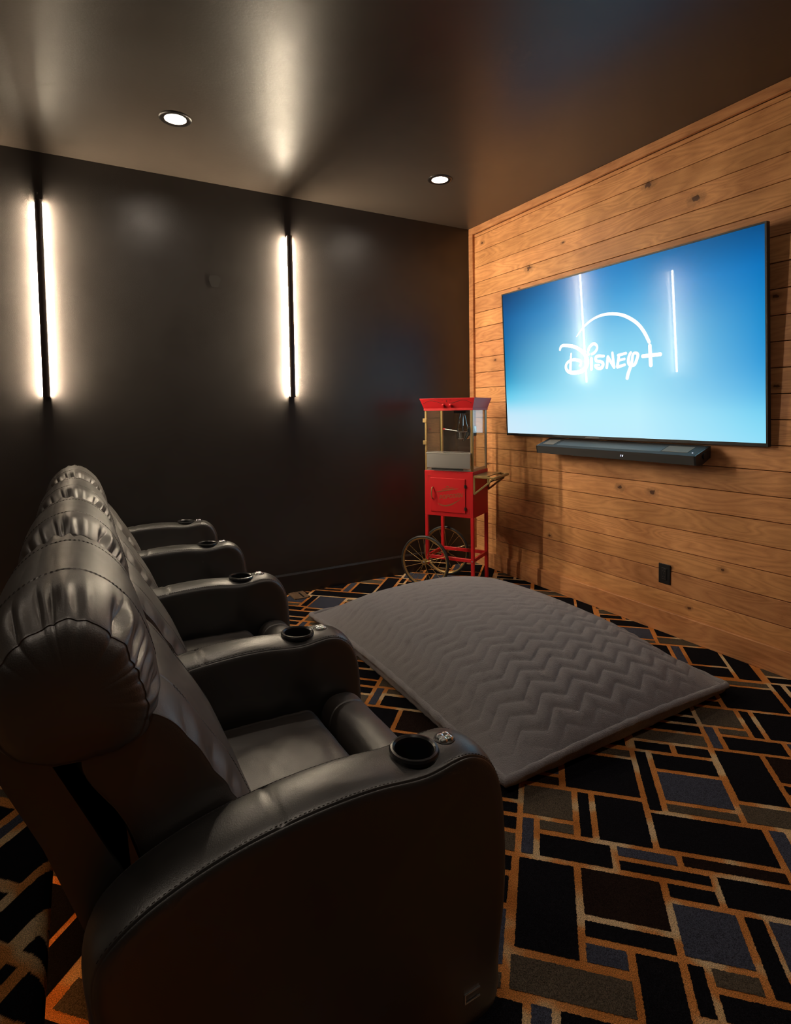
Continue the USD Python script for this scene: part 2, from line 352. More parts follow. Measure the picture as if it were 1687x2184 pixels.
# ------------------------------------------------------------------ carpet
CA = .703
CT = [('t',.54,2.893,.688,3.028),('b',.54,3.056,.566,3.197),('t',.594,3.056,.688,3.087),('k',.717,2.891,.743,3.088),('k',.772,2.891,.915,3.088),('k',.594,3.117,.790,3.195),('b',.819,3.114,.971,3.141),('k',.819,3.168,1.048,3.193),('k',.536,3.224,.680,3.501),('d',.709,3.222,.909,3.366),('k',.68,2.659,.915,2.862),('k',.943,2.596,.973,2.913),('b',1.003,2.708,1.204,2.852),('k',1.003,2.598,1.204,2.679),('t',1.232,2.828,1.497,2.904),('t',1.001,2.88,1.204,2.908),('k',.943,2.938,1.254,3.08),('b',1.282,2.934,1.317,3.137),('k',1.345,2.934,1.498,3.137),('d',.998,3.108,1.256,3.137),('k',1.076,3.165,1.495,3.256),('k',.937,3.221,1.048,3.257),('k',.708,3.394,.909,3.43),('b',.706,3.458,.792,3.499),('k',.82,3.457,.907,3.968),('b',.937,3.286,1.079,3.427),('k',1.107,3.284,1.142,3.487),('b',1.163,3.284,1.352,3.503),('d',1.163,3.531,1.352,3.565),('k',.987,3.514,1.135,3.565),('t',.987,3.453,1.079,3.487),('k',.935,3.455,.961,3.565),('k',.236,2.891,.512,2.968),('k',.236,2.996,.512,3.033),('k',.236,3.062,.512,3.106),('t',.248,3.134,.512,3.198),('k',.248,3.227,.367,3.271),('k',.397,3.227,.505,3.271),('t',.68,2.60,.915,2.632)]
PILE = dict(k=(.0098, .0094, .0120), t=(.105, .083, .060), b=(.064, .070, .100), d=(.022, .013, .0105))
_th = math.radians(-44.3); CU = np.array([math.cos(_th), math.sin(_th)]); CV = np.array([math.sin(_th), -math.cos(_th)])
GROW = .0042

def carpet_mesh(path, V, F, col, lin):
    m = usdkit.mesh(stage, path, (V, F), M['carpet'], smooth=False)
    api = UsdGeom.PrimvarsAPI(m)
    api.CreatePrimvar('pile', Sdf.ValueTypeNames.Color3fArray, 'vertex').Set(Vt.Vec3fArray.FromNumpy(col.astype(np.float32)))
    api.CreatePrimvar('lines', Sdf.ValueTypeNames.FloatArray, 'vertex').Set(Vt.FloatArray.FromNumpy(lin.astype(np.float32)))
    return m.GetPrim()

XP = -3.055            # nose of the raised floor behind the seats
VV, FF, CC, LL, nv = [], [], [], [], 0
def addpoly(P, z, c, line):
    global nv
    P = np.vstack([P, P.mean(0)]); k = len(P) - 1
    VV.append(np.c_[P, np.full(k + 1, z)]); q = np.arange(k)
    FF.append(np.stack([q, (q + 1) % k, np.full(k, k)], 1) + nv); nv += k + 1
    CC.append(np.tile(c, (k + 1, 1))); LL.append(np.full(k + 1, line))
addpoly(np.array([(XP - .06, Y0), (0, Y0), (0, 0), (XP - .06, 0)], float), 0.0, (0.3, .1, .03), 1.0)
room = sbox(XP - .05, -4.6, -.001, -.001)
for c, u0, v0, u1, v1 in CT:
    for i in range(-9, 10):
        for j in range(-9, 10):
            du, dv = CA * (i + j), CA * (j - i)
            R4 = np.array([(u0 - GROW, v0 - GROW), (u1 + GROW, v0 - GROW), (u1 + GROW, v1 + GROW), (u0 - GROW, v1 + GROW)]) + (du, dv)
            W = R4[:, :1] * CU + R4[:, 1:] * CV
            if W[:, 0].max() < XP - .05 or W[:, 0].min() > 0 or W[:, 1].max() < -4.6 or W[:, 1].min() > 0: continue
            dist = np.hypot(W[:, 0].mean() - CAM_POS[0], W[:, 1].mean() - CAM_POS[1])
            step = .0028 if dist < 2.2 else (.008 if dist < 3.0 else .02)
            cc = np.array(PILE[c]) * (1 + .12 * (RNG.random() - .5))
            if not room.contains(Polygon(W)):
                g = Polygon(W).intersection(room)
                if g.is_empty or g.geom_type != 'Polygon': continue
                P = np.array(g.exterior.coords)[:-1]
                if np.sum(P[:, 0] * np.roll(P[:, 1], -1) - np.roll(P[:, 0], -1) * P[:, 1]) < 0: P = P[::-1]
                addpoly(P, .0012, cc, 0.0); continue
            if np.sum(W[:, 0] * np.roll(W[:, 1], -1) - np.roll(W[:, 0], -1) * W[:, 1]) < 0: W = W[::-1]
            ctr_ = W.mean(0); ax = (W[1] - W[0]) / 2; ay = (W[3] - W[0]) / 2; la, lb = np.linalg.norm(ax), np.linalg.norm(ay)
            fa, fb = 1 - min(.006 / la, .4), 1 - min(.006 / lb, .4)
            WI = np.array([ctr_ + sa * ax * fa + sb_ * ay * fb for sa, sb_ in ((-1, -1), (1, -1), (1, 1), (-1, 1))])
            outer, inner = [], []
            for (a, b), (a2, b2) in zip(zip(W, np.roll(W, -1, 0)), zip(WI, np.roll(WI, -1, 0))):
                n = max(1, int(np.linalg.norm(b - a) / step)); t = np.arange(n)[:, None] / n
                e = b - a; nn = np.array([e[1], -e[0]]) / np.linalg.norm(e)
                jt = RNG.uniform(-.0013, .0013, n) if step < .02 else np.zeros(n)
                jt[0] = 0
                outer.append(a + t * e + nn * jt[:, None]); inner.append(a2 + t * (b2 - a2))
            O, I = np.vstack(outer), np.vstack(inner); k = len(O); q = np.arange(k); q2 = (q + 1) % k
            VV.append(np.c_[np.vstack([O, I, ctr_]), np.full(2 * k + 1, .0012)])
            FF.append(np.vstack([np.stack([q, q2, q2 + k], 1), np.stack([q, q2 + k, q + k], 1), np.stack([q + k, q2 + k, np.full(k, 2 * k)], 1)]) + nv); nv += 2 * k + 1
            CC.append(np.tile(cc, (2 * k + 1, 1))); LL.append(np.zeros(2 * k + 1))
fl = carpet_mesh('/World/floor', np.vstack(VV), np.vstack(FF), np.vstack(CC), np.concatenate(LL))
tag(fl, 'black carpet with orange lines and blue and taupe blocks', 'carpet floor', kind='structure')

def carpet_at(x, y):
    U = x * CU[0] + y * CU[1]; Vv = x * CV[0] + y * CV[1]
    col = np.tile((.3, .1, .03), (len(x), 1)).astype(float); lin = np.ones(len(x))
    s, t = (U - Vv) / (2 * CA), (U + Vv) / (2 * CA)
    for c, u0, v0, u1, v1 in CT:
        um, vm = (u0 + u1) / 2, (v0 + v1) / 2
        sm, tm = (um - vm) / (2 * CA), (um + vm) / (2 * CA)
        for di in (-1, 0, 1):
            for dj in (-1, 0, 1):
                ii, jj = np.round(s - sm) + di, np.round(t - tm) + dj
                m = (np.abs(U - CA * (ii + jj) - um) < (u1 - u0) / 2) & (np.abs(Vv - CA * (jj - ii) - vm) < (v1 - v0) / 2)
                col[m] = PILE[c]; lin[m] = 0
    return col, lin

# raised floor for a second row behind the seats; its carpet rolls over a rounded nose
ZP, RN = .205, .032
pf = thing('platform', 'raised carpeted floor step behind the black seats', 'platform', kind='structure')
ss = np.r_[np.linspace(X0, -3.45, 20), np.arange(-3.44, XP - RN, .0032), XP - RN]
prof = [(x, ZP, x) for x in ss]
for a in np.linspace(0, 200, 26)[1:]:
    a = math.radians(a); prof.append((XP - RN + RN * math.sin(a), ZP - RN + RN * math.cos(a), XP - RN + RN * a))
last = prof[-1]
prof.append((XP - .05, last[1] - .002, last[2] + .02))
for z in np.linspace(last[1] - .003, 0.0, 40): prof.append((XP - .05, z, last[2] + .02 + (last[1] - z)))
prof = np.array(prof)
ys = np.r_[np.linspace(Y0, -3.0, 24)[:-1], np.arange(-3.0, -1.55, .0035), np.linspace(-1.55, 0, 60)]
A, B = len(prof), len(ys)
PV = np.stack([np.repeat(prof[:, 0], B), np.tile(ys, A), np.repeat(prof[:, 1], B)], 1)
ia, ib = np.meshgrid(np.arange(A - 1), np.arange(B - 1), indexing='ij'); q = ia * B + ib
PF = np.vstack([np.stack([q, q + B, q + B + 1], -1).reshape(-1, 3), np.stack([q, q + B + 1, q + 1], -1).reshape(-1, 3)])
pc, pl = carpet_at(np.repeat(prof[:, 2], B), np.tile(ys, A))
carpet_mesh(path_for('carpet', pf), PV, PF, pc, pl)
st = thing('step_light', 'orange light strip tucked under the carpeted step nose', 'light strip', (XP - .045, -2.8, ZP - RN * 2 - .002))
obj('channel', cbox((.016, 5.0, .006), (0, 0, -.001), .001), M['bronze'], st)
obj('diffuser', cbox((.010, 4.9, .004), (0.001, 0, -.006), .001), M['step_light'], st)

# ------------------------------------------------------------------ wall light bars
def light_bar(x, label, y=0.0, turn=0.0):
    L, zc = 1.133, 2.0013
    t = thing('light_bar', label, 'wall light', (x, y, zc), turn)
    obj('back_plate', cbox((.030, .010, L), (0, -.005, 0), .001), M['bronze'], t)
    obj('body', cbox((.033, .024, L - .006), (0, -.021, 0), .001), M['bronze'], t)
    for s in (-1, 1):
        obj('diffuser', cbox((.0024, .0150, L - .012), (s * .0172, -.0235, 0), .0004), M['bar_light'], t)
    th = np.linspace(0, np.pi, 14)
    pr = [(-.0187, -.0315), (-.0187, -.033)] + [(-.0187 * math.cos(a), -.033 - .010 * math.sin(a)) for a in th[1:-1]] + [(.0187, -.033), (.0187, -.0315)]
    m = trimesh.creation.extrude_polygon(Polygon(pr), L, engine='earcut'); m.apply_translation((0, 0, -L / 2))
    obj('front_cover', m, M['bronze'], t, smooth=30)
    for s in (-1, 1): obj('end_cap', cbox((.0374, .042, .006), (0, -.021, s * (L / 2 + .002)), .001), M['bronze'], t)
    return t
light_bar(-3.117, 'slim vertical wall light bar above the far recliner backs, leftmost')
light_bar(-1.617, 'slim vertical wall light bar nearer the corner, right of the other bar')

# ------------------------------------------------------------------ downlights
def downlight(i, x, y, label):
    t = thing('downlight', label, 'ceiling light', (x, y, H), group=None)
    obj('trim_ring', lathe([(.0535, .001), (.0545, -.004), (.066, -.007), (.076, -.006), (.081, -.001), (.081, .0005), (.0535, .001)], 48), M['trim_bronze'], t, smooth=40)
    obj('baffle', lathe([(.0575, .0005), (.0555, .03), (.0575, .03), (.0595, .0005), (.0575, .0005)], 40), M['white_enamel'], t, smooth=40)
    obj('lens', lathe([(0, .014), (.03, .0135), (.0553, .016), (.0553, .020), (0, .020)], 40), M['down_light'], t, smooth=40)
for i, (x, y) in enumerate(DOWN):
    lab = ['round ceiling downlight over the first recliners, the larger of two', 'round ceiling downlight near the wooden wall, the smaller of two'][i] if i < 2 else 'round ceiling downlight outside the picture, %s' % ['over the raised floor', 'near the wooden wall by the camera', 'over the camera', 'over the raised floor by the camera'][i - 2]
    downlight(i, x, y, lab)

# ------------------------------------------------------------------ television and sound bar
TC = np.array([-.0699, -1.4712, 1.6602]); TR = np.array([.014, -1., 0.]); TR /= np.linalg.norm(TR)
TN = np.array([-.9988, -.0140, -.0453]); TN /= np.linalg.norm(TN); TU = np.cross(TN, TR); TU = TU if TU[2] > 0 else -TU
TW, TH = 1.885, 1.0785
tv = thing('television', 'large flat television tilted on the board wall, blue screen lit', 'television', TC)
T4 = np.eye(4); T4[:3, 0] = TR; T4[:3, 1] = TU; T4[:3, 2] = TN
def tvm(m):
    m = m.copy(); m.apply_transform(T4)
    if np.linalg.det(T4[:3, :3]) < 0: m.invert()
    return m
fr = sbox(-TW / 2, -TH / 2, TW / 2, TH / 2)
hole = sbox(-TW / 2 + .009, -TH / 2 + .017, TW / 2 - .009, TH / 2 - .009)
m = trimesh.creation.extrude_polygon(fr.difference(hole), .028, engine='earcut'); m.apply_translation((0, 0, -.024))
obj('bezel', tvm(m), M['satin_black'], tv)
obj('back_panel', tvm(cbox((TW - .006, TH - .006, .010), (0, 0, -.017), .002)), M['black_plastic'], tv)
obj('rear_housing', tvm(cbox((1.1, .55, .022), (0, -.12, -.033), .006)), M['black_plastic'], tv)
obj('wall_bracket', cbox((.030, .5, .32), (.052, -.02, 0), .004), M['satin_black'], tv)
obj('maker_badge', tvm(cbox((.11, .0035, .0012), (-.12, -TH / 2 + .0085, .0045), .0003)), M['steel'], tv)
# the picture on the screen
nu, nw = 97, 61
us, vs = np.linspace(0, 1, nu), np.linspace(0, 1, nw)
Ug, Vg = np.meshgrid(us, vs); D = 1 - Vg                      # D: 0 at the top
def s2l(c): c = np.asarray(c, float) / 255; return np.where(c < .04045, c / 12.92, ((c + .055) / 1.055) ** 2.4)
ctr = PchipInterpolator([0, .12, .25, .4, .55, .72, .88, 1], s2l([(36, 128, 196), (48, 146, 208), (78, 168, 220), (118, 198, 234), (140, 216, 242), (165, 228, 247), (186, 236, 250), (188, 234, 250)]))(D)
edl = PchipInterpolator([0, .15, .4, .6, .75, .88, 1], s2l([(0, 72, 128), (0, 88, 150), (0, 112, 168), (40, 150, 196), (110, 205, 236), (196, 230, 248), (205, 232, 248)]))(D)
edr = PchipInterpolator([0, .15, .4, .6, .75, .88, 1], s2l([(0, 92, 160), (0, 108, 182), (18, 134, 200), (44, 150, 212), (80, 176, 226), (120, 208, 240), (140, 218, 244)]))(D)
wl_ = np.clip(1 - Ug / .42, 0, 1)[..., None] ** 1.1; wr_ = np.clip((Ug - .62) / .38, 0, 1)[..., None] ** 1.0
pic = ctr * (1 - wl_) + edl * wl_; pic = pic * (1 - wr_) + edr * wr_
tpw = np.clip(1 - D / .18, 0, 1)[..., None]; pic = pic * (1 - tpw * .35 * (1 - np.exp(-((Ug - .45) / .28) ** 2))[..., None])
hx, hy = TW / 2 - .009, TH / 2
SV = np.stack([(Ug * 2 - 1) * hx, -hy + .017 + Vg * (2 * hy - .026), np.zeros_like(Ug)], -1).reshape(-1, 3)
i0, j0 = np.meshgrid(np.arange(nw - 1), np.arange(nu - 1), indexing='ij'); q = i0 * nu + j0
SF = np.vstack([np.stack([q, q + 1, q + nu + 1], -1).reshape(-1, 3), np.stack([q, q + nu + 1, q + nu], -1).reshape(-1, 3)])
scr = tvm(trimesh.Trimesh(SV, SF, process=False))
if scr.face_normals[0] @ TN < 0: scr.invert()
sp = usdkit.mesh(stage, path_for('screen', tv), scr, M['screen'])
UsdGeom.PrimvarsAPI(sp).CreatePrimvar('picture', Sdf.ValueTypeNames.Color3fArray, 'vertex').Set(Vt.Vec3fArray.FromNumpy(pic.reshape(-1, 3).astype(np.float32)))
sp.GetPrim().SetCustomDataByKey('label', 'lit screen with a blue gradient')
STROKES = [[(-.226,.135,.008),(-.179,.178,.011),(-.13,.211,.014),(-.072,.234,.016),(-.005,.244,.019),(.065,.238,.02),(.127,.222,.021),(.186,.191,.022),(.235,.153,.022),(.272,.106,.022),(.294,.066,.022),(.306,.04,.021)],
    [(.31,.019,.023),(.314,-.094,.025)], [(.263,-.038,.024),(.375,-.037,.023)],
    [(-.374,.064,.019),(-.363,.083,.021),(-.305,.084,.024),(-.25,.071,.025),(-.196,.042,.025),(-.156,.003,.026),(-.142,-.036,.028),(-.158,-.072,.029),(-.195,-.095,.029),(-.25,-.101,.028),(-.3,-.093,.026),(-.322,-.074,.024),(-.324,-.045,.021),(-.3,-.023,.02),(-.265,-.014,.022),(-.223,-.02,.022),(-.196,-.038,.02),(-.2,-.051,.017),(-.212,-.058,.01)],
    [(-.276,.028,.014),(-.285,-.038,.022),(-.288,-.086,.022)], [(-.11,-.019,.021),(-.112,-.087,.021)],
    [(-.132,.008,.017),(-.134,.033,.019),(-.116,.061,.021),(-.081,.071,.02),(-.063,.051,.018),(-.075,.024,.019),(-.109,.009,.017)],
    [(-.013,-.012,.017),(-.047,-.008,.02),(-.076,-.017,.021),(-.075,-.033,.021),(-.042,-.044,.022),(-.021,-.059,.023),(-.03,-.081,.024),(-.061,-.086,.022),(-.082,-.071,.017),(-.051,-.065,.015)],
    [(.007,-.085,.021),(.017,-.02,.021)], [(.017,-.02,.021),(.061,-.088,.02)], [(.061,-.088,.02),(.051,.001,.019)],
    [(.093,-.017,.019),(.148,-.01,.018)], [(.098,-.02,.019),(.085,-.085,.021)], [(.09,-.049,.018),(.137,-.043,.017)], [(.086,-.089,.02),(.138,-.078,.018)],
    [(.182,-.009,.017),(.165,-.046,.021),(.173,-.081,.022),(.201,-.085,.021),(.222,-.053,.021),(.228,-.021,.02),(.205,-.015,.018),(.191,-.05,.02),(.171,-.109,.023),(.153,-.16,.023)]]
lg = unary_union([stroke(s) for s in STROKES]).simplify(.0004)
m = extrude(lg, .0006); m.apply_translation((0, 0, .0004))
obj('screen_lettering', tvm(m), M['logo_white'], tv, label='white wordmark with a plus sign under an arc')

SBY, SBZ = -1.543, 1.04
sb = thing('soundbar', 'long black soundbar on the board wall under the television', 'soundbar', (0, SBY, SBZ))
def sb_piece(pr, y0, y1):
    m = trimesh.creation.extrude_polygon(Polygon(pr), y1 - y0, engine='earcut'); m.apply_transform(np.array([[1, 0, 0, 0], [0, 0, 1, y0], [0, 1, 0, 0], [0, 0, 0, 1.]])); m.fix_normals(); return m
SBP = [(-.036, .073), (-.155, .030), (-.168, .024), (-.160, -.026), (-.11, -.026), (-.036, .010)]
obj('body', sb_piece(SBP, -.575, .575), mat('soundbar_fabric', (.020, .020, .022), .55, bump=(900, .0004)), sb)
for s in (-1, 1): obj('end_cap', sb_piece([(x * .995, z * .99) for x, z in SBP], *sorted((s * .575, s * .585))), M['black_plastic'], sb)
SBR = rot([0, 1, 0], -19.9)
for s, w in ((1, .10), (-1, .155)):
    obj('top_grille', cbox((.078, w, .003), (-.100, s * (.585 - .035 - w / 2) - (.03 if s < 0 else 0) * -1, .0502), .0008, rot=SBR), mat('grille_%s' % ('a' if s > 0 else 'b'), (.20, .165, .13), .5, .3, bump=(700, .0006)), sb)
obj('touch_strip', cbox((.090, .78, .002), (-.100, .03, .0500), .0005, rot=SBR), mat('soundbar_top', (.04, .041, .045), .36), sb)
obj('side_knob', cyl((-.090, -.585, .020), (-.090, -.591, .020), .017, 20), M['black_plastic'], sb)
obj('power_light', cyl((-.135, -.548, .036), (-.1358, -.548, .0385), .004, 12), M['led_white'], sb)
tx = meshkit.text_mesh('TV', .016, .0006, bold=True); tx.apply_transform(np.array([[0, 0, -1, 0], [-1, 0, 0, 0], [0, 1, 0, 0], [0, 0, 0, 1.]]))
tx.apply_transform(rot([0, 1, 0], 8)); tx.apply_translation((-.1659, -.11, -.008)); tx.fix_normals()
obj('display_text', tx, M['led_white'], sb)
for y in (-.38, .38): obj('bracket', cbox((.04, .04, .030), (-.02, y, .030), .003), M['satin_black'], sb)

# ------------------------------------------------------------------ wall outlet
ol = thing('wall_outlet', 'black duplex wall outlet plate low on the boards', 'outlet', (0, -1.844, .347))
obj('cover_plate', cbox((.007, .076, .117), (-.0035, 0, 0), .0025), M['black_plastic'], ol)
obj('receptacle', cbox((.004, .034, .068), (-.008, 0, 0), .001), M['black_plastic'], ol)
sl = mat('slot_grey', (.10, .095, .09), .5)
for z in (.018, -.016):
    for y in (-.006, .006): obj('slot', cbox((.002, .002, .008), (-.0101, y, z), .0004), sl, ol)
obj('slot', cbox((.002, .005, .005), (-.0101, 0, .005), .0008), sl, ol)
for z in (.028, -.029): obj('edge_line', cbox((.002, .020, .0014), (-.0101, 0, z), .0003), sl, ol)

# ------------------------------------------------------------------ floor register
fv = thing('floor_vent', 'brown metal floor vent on the carpet by the black wall', 'floor vent', (-1.625, -.085, 0))
obj('frame', cat(cbox((.014, .15, .009), (-.049, 0, .0055), .002), cbox((.014, .15, .009), (.049, 0, .0055), .002), cbox((.11, .014, .009), (0, .068, .0055), .002), cbox((.11, .014, .009), (0, -.068, .0055), .002)), M['vent_metal'], fv)
obj('plate', cbox((.09, .126, .004), (0, 0, .0035), .0005), M['vent_metal'], fv)
obj('slot', cbox((.012, .10, .0015), (.018, 0, .0062), .0003), M['black_plastic'], fv)

# ------------------------------------------------------------------ recliners
OX = -2.65
PITCH_S, Y1 = .698, -2.596
ARM_W = .065
def loc(pts): return [(x - OX, z) for x, z in pts]
ARM = loc([(-2.966, .30), (-2.968, .44), (-2.964, .525), (-2.935, .556), (-2.864, .592), (-2.788, .614), (-2.69, .629), (-2.604, .634), (-2.488, .630), (-2.40, .622), (-2.345, .626), (-2.29, .625), (-2.248, .603), (-2.218, .555), (-2.204, .47), (-2.201, .38), (-2.207, .269), (-2.221, .157), (-2.237, .070), (-2.30, .052), (-2.60, .050), (-2.90, .052), (-2.955, .075), (-2.964, .16)])
def arm_mesh():
    L = closed_curve(ARM, 260); N = normals2(L)
    top = np.clip((L[:, 1] - .30) / .10, 0, 1); top = np.where(L[:, 0] > .1, np.clip((L[:, 1] - .1) / .2, 0, 1), top)   # padded along the top and front
    cup = np.exp(-((L[:, 0] - .262) / .06) ** 2) * (L[:, 1] > .5)
    jn = np.exp(-((L[:, 0] + .03) / .004) ** 2) * (L[:, 1] > .5) * .007                                           # crease where two pads meet
    hw = ARM_W
    rows = []
    prof = [(-hw - .003, -.055), (-hw - .004, -.030), (-hw - .0025, -.014), (-hw + .001, -.0045), (-hw + .0045, -.0022), (-hw + .0062, -.0058), (-hw + .008, -.0012)]
    crown = [(t, .011 * (1 - abs(t / (hw - .008)) ** 2.4)) for t in np.linspace(-hw + .010, hw - .010, 17)]
    prof = prof + crown + [(-a, b) for a, b in prof[::-1]]
    for y, o in prof:
        if o >= 0 or abs(y) < hw - .007: off = np.maximum(o, 0) * (.25 + .75 * top) + np.minimum(o, 0) - jn * (abs(y) < hw - .006)
        elif o < -.02: off = np.full(len(L), o)
        else: off = np.full(len(L), o)
        off = off + .0006 * noise1(np.arange(len(L)) * .09 + y * 40, 3)
        wid = 1 + cup * .07
        rows.append(np.stack([L[:, 0] + N[:, 0] * off, np.full(len(L), y) * wid, L[:, 1] + N[:, 1] * off], 1))
    P = np.array(rows)
    m = loops_mesh(P, centers=[(0.05, -hw - .004, .32), (0.05, hw + .004, .32)])
    hole = trimesh.creation.cylinder(.0415, .16, sections=48); hole.apply_translation((.262, 0, .60))
    return unman(man(m) - man(hole))
ARM_M = arm_mesh()
def arm_seam():
    """Stitches just under the top edge on both faces of the arm."""
    L = closed_curve(ARM, 2600); N = normals2(L); k = [i for i in range(0, 2600) if L[i, 1] > .30 and (L[i, 1] > .53 or L[i, 0] > .3)]
    out = []; d = 0; prev = None
    acc = 0.0
    for i in range(len(L) - 1):
        seg = np.linalg.norm(L[i + 1] - L[i]); acc += seg
        if acc > .0085 and (L[i, 1] > .53 or (L[i, 0] > .33 and L[i, 1] > .2)):
            acc = 0
            T = L[i + 1] - L[i]; ang = math.degrees(math.atan2(T[1], T[0]))
            for s in (-1, 1):
                c = L[i] - N[i] * -.0012
                out.append(cbox((.0048, .0014, .0014), (c[0], s * (ARM_W - .0105), c[1]), .0004, rot=rot([0, 1, 0], -ang)))
    return cat(*out)
SEAM_M = arm_seam()

def cup_mesh():
    return lathe([(.0505, -.004), (.0515, .004), (.0490, .0085), (.0445, .0095), (.0405, .006), (.0385, -.004), (.0370, -.070), (0, -.072), (0, -.076), (.0400, -.076), (.0405, -.006), (.0505, -.004)], 56)
def button_mesh():
    ms = []
    for k in range(4):
        s = trimesh.creation.icosphere(3, 1.0); s.apply_scale((.0105, .0105, .0085))
        a = math.radians(45 + 90 * k); s.apply_translation((.0092 * math.cos(a), .0092 * math.sin(a), .001)); ms.append(s)
    return cat(*ms)

def pillow_block(ring, ys, scale, wr, dome, n, seams=(), cen=None, seed=0, amp=.009, folds=26, wfun=None):
    """Stuffed leather block: the outline ring (x, z) is swept along y, tapers to its end panels and gathers in folds beside them."""
    L = closed_curve(ring, n); C = np.array(cen) if cen else L.mean(0); N = normals2(L)
    th = np.linspace(0, 1, n, endpoint=False); w = wfun(L) if wfun else np.ones(n)
    rows = []
    for y in ys:
        s = scale(abs(y)); g = float(wr(abs(y))); sgn = 1 if y > 0 else 0
        lean = (abs(y) - .24) * .9
        f = noise1((th + lean * .05) * folds, seed + sgn, 1) + .5 * noise1((th - lean * .08) * folds * 2.1, seed + 5 + sgn, 1)
        f = f * np.minimum(1, np.minimum(th, 1 - th) * 20)
        off = amp * g * w * (np.abs(f) ** .75 - .55)
        for ysm in seams: off = off - .0022 * np.exp(-((y - ysm) / .0035) ** 2)
        off = off + .0022 * (meshkit.fbm(np.stack([L[:, 0] * 9 + seed, np.full(n, y * 5), L[:, 1] * 9], -1), 3, seed) * 2 - 1)
        Q = C + (L - C) * s + N * off[:, None]
        rows.append(np.stack([Q[:, 0], np.full(n, y), Q[:, 1]], 1))
    def cap(ring, sg):
        c3 = np.array([C[0], ring[0, 1], C[1]]); out = []
        for k_, d_ in ((.992, -.03), (.98, -.02), (.965, .08), (.92, .30), (.82, .56), (.64, .80), (.42, .94), (.2, 1.0)):
            q_ = c3 + (ring - c3) * k_; q_[:, 1] = ring[0, 1] + sg * dome * d_; out.append(q_)
        return out
    rows = cap(rows[0], -1)[::-1] + rows + cap(rows[-1], 1)
    P = np.array(rows)
    return loops_mesh(P, centers=[(C[0], ys[0] - dome, C[1]), (C[0], ys[-1] + dome, C[1])])

HEAD = loc([(-3.112, .88), (-3.108, .945), (-3.075, 1.003), (-3.028, 1.035), (-2.975, 1.042), (-2.928, 1.018), (-2.886, .970), (-2.858, .905), (-2.846, .850), (-2.856, .795), (-2.885, .768), (-2.940, .758), (-3.010, .762), (-3.080, .80)])
HC = np.mean(HEAD, 0)
def ygrid(hw, fine=(), n=46):
    y = list(np.linspace(-hw, hw, n))
    for f in fine: y += list(f + np.linspace(-.009, .009, 9))
    e = np.linspace(hw * .70, hw * .999, 22); y += list(e) + list(-e)
    y = np.array(sorted(y)); return y[np.r_[True, np.diff(y) > .0006]]
HWH = .325
def head_scale(a):
    t = np.clip((a - .19) / (HWH - .19), 0, 1)
    return 1.045 - .025 * min(a / .2, 1) ** 2 - .26 * t ** 2.2
head_ys = ygrid(HWH - .012, (-.135, .135))
def head_mesh():
    y = head_ys
    m = pillow_block(HEAD, y, head_scale, lambda a: math.exp(-((a - .258) / .042) ** 2) * (a < .258) + math.exp(-((a - .258) / .052) ** 2) * (a >= .258) + .05, .026, 420, (-.135, .135), seed=11, amp=.027, folds=27, wfun=lambda L: np.clip(.45 + (L[:, 0] - HC[0]) * 4 + (L[:, 1] - HC[1]) * 4, .25, 1.15))
    return m
LUMB = loc([(-2.655, .44), (-2.672, .53), (-2.712, .625), (-2.764, .715), (-2.812, .795), (-2.86, .845), (-2.93, .86), (-3.00, .80), (-2.955, .69), (-2.905, .57), (-2.86, .45), (-2.79, .39), (-2.70, .39)])
LC = np.mean(LUMB, 0)
HWL = .284
def lumb_scale(a):
    t = np.clip((a - .17) / (HWL - .17), 0, 1)
    return 1.02 - .02 * min(a / .2, 1) ** 2 - .19 * t ** 2.3
def lumb_mesh():
    y = ygrid(HWL - .008, (-.165, .165))
    return pillow_block(LUMB, y, lumb_scale, lambda a: math.exp(-((a - .245) / .034) ** 2) + .05, .008, 260, (-.165, .165), seed=31, amp=.024, folds=18, wfun=lambda L: np.clip(.3 + (L[:, 0] - LC[0]) * 6, .1, 1.1))
def stitches_on(ring, cen, scale, ysm, z_cond, step=.0085):
    L = closed_curve(ring, 2400); C = np.mean(ring, 0); acc = 0; out = []
    for y0 in ysm:
        s = scale(abs(y0))
        for i in range(len(L) - 1):
            acc += np.linalg.norm(L[i + 1] - L[i])
            if acc > step and z_cond(L[i]):
                acc = 0; p = C + (L[i] - C) * s; T = L[i + 1] - L[i]; a = math.degrees(math.atan2(T[1], T[0]))
                for dy in (-.0045, .0045): out.append(cbox((.0046, .0010, .0010), (p[0], y0 + dy, p[1]), .0004, rot=rot([0, 1, 0], -a)))
    return cat(*out)

def shell_mesh():
    pts = loc([(-2.968, .30), (-2.972, .46), (-3.030, .64), (-3.086, .775), (-3.098, .81), (-3.092, .832), (-3.07, .838), (-3.035, .82), (-2.965, .66), (-2.905, .52), (-2.890, .30)])
    g = Polygon(pts).buffer(-.006).buffer(.006, 6)
    m = trimesh.creation.extrude_polygon(g, .556, engine='earcut')
    m.apply_transform(np.array([[1, 0, 0, 0], [0, 0, 1, -.278], [0, 1, 0, 0], [0, 0, 0, 1.]])); m.fix_normals()
    return m

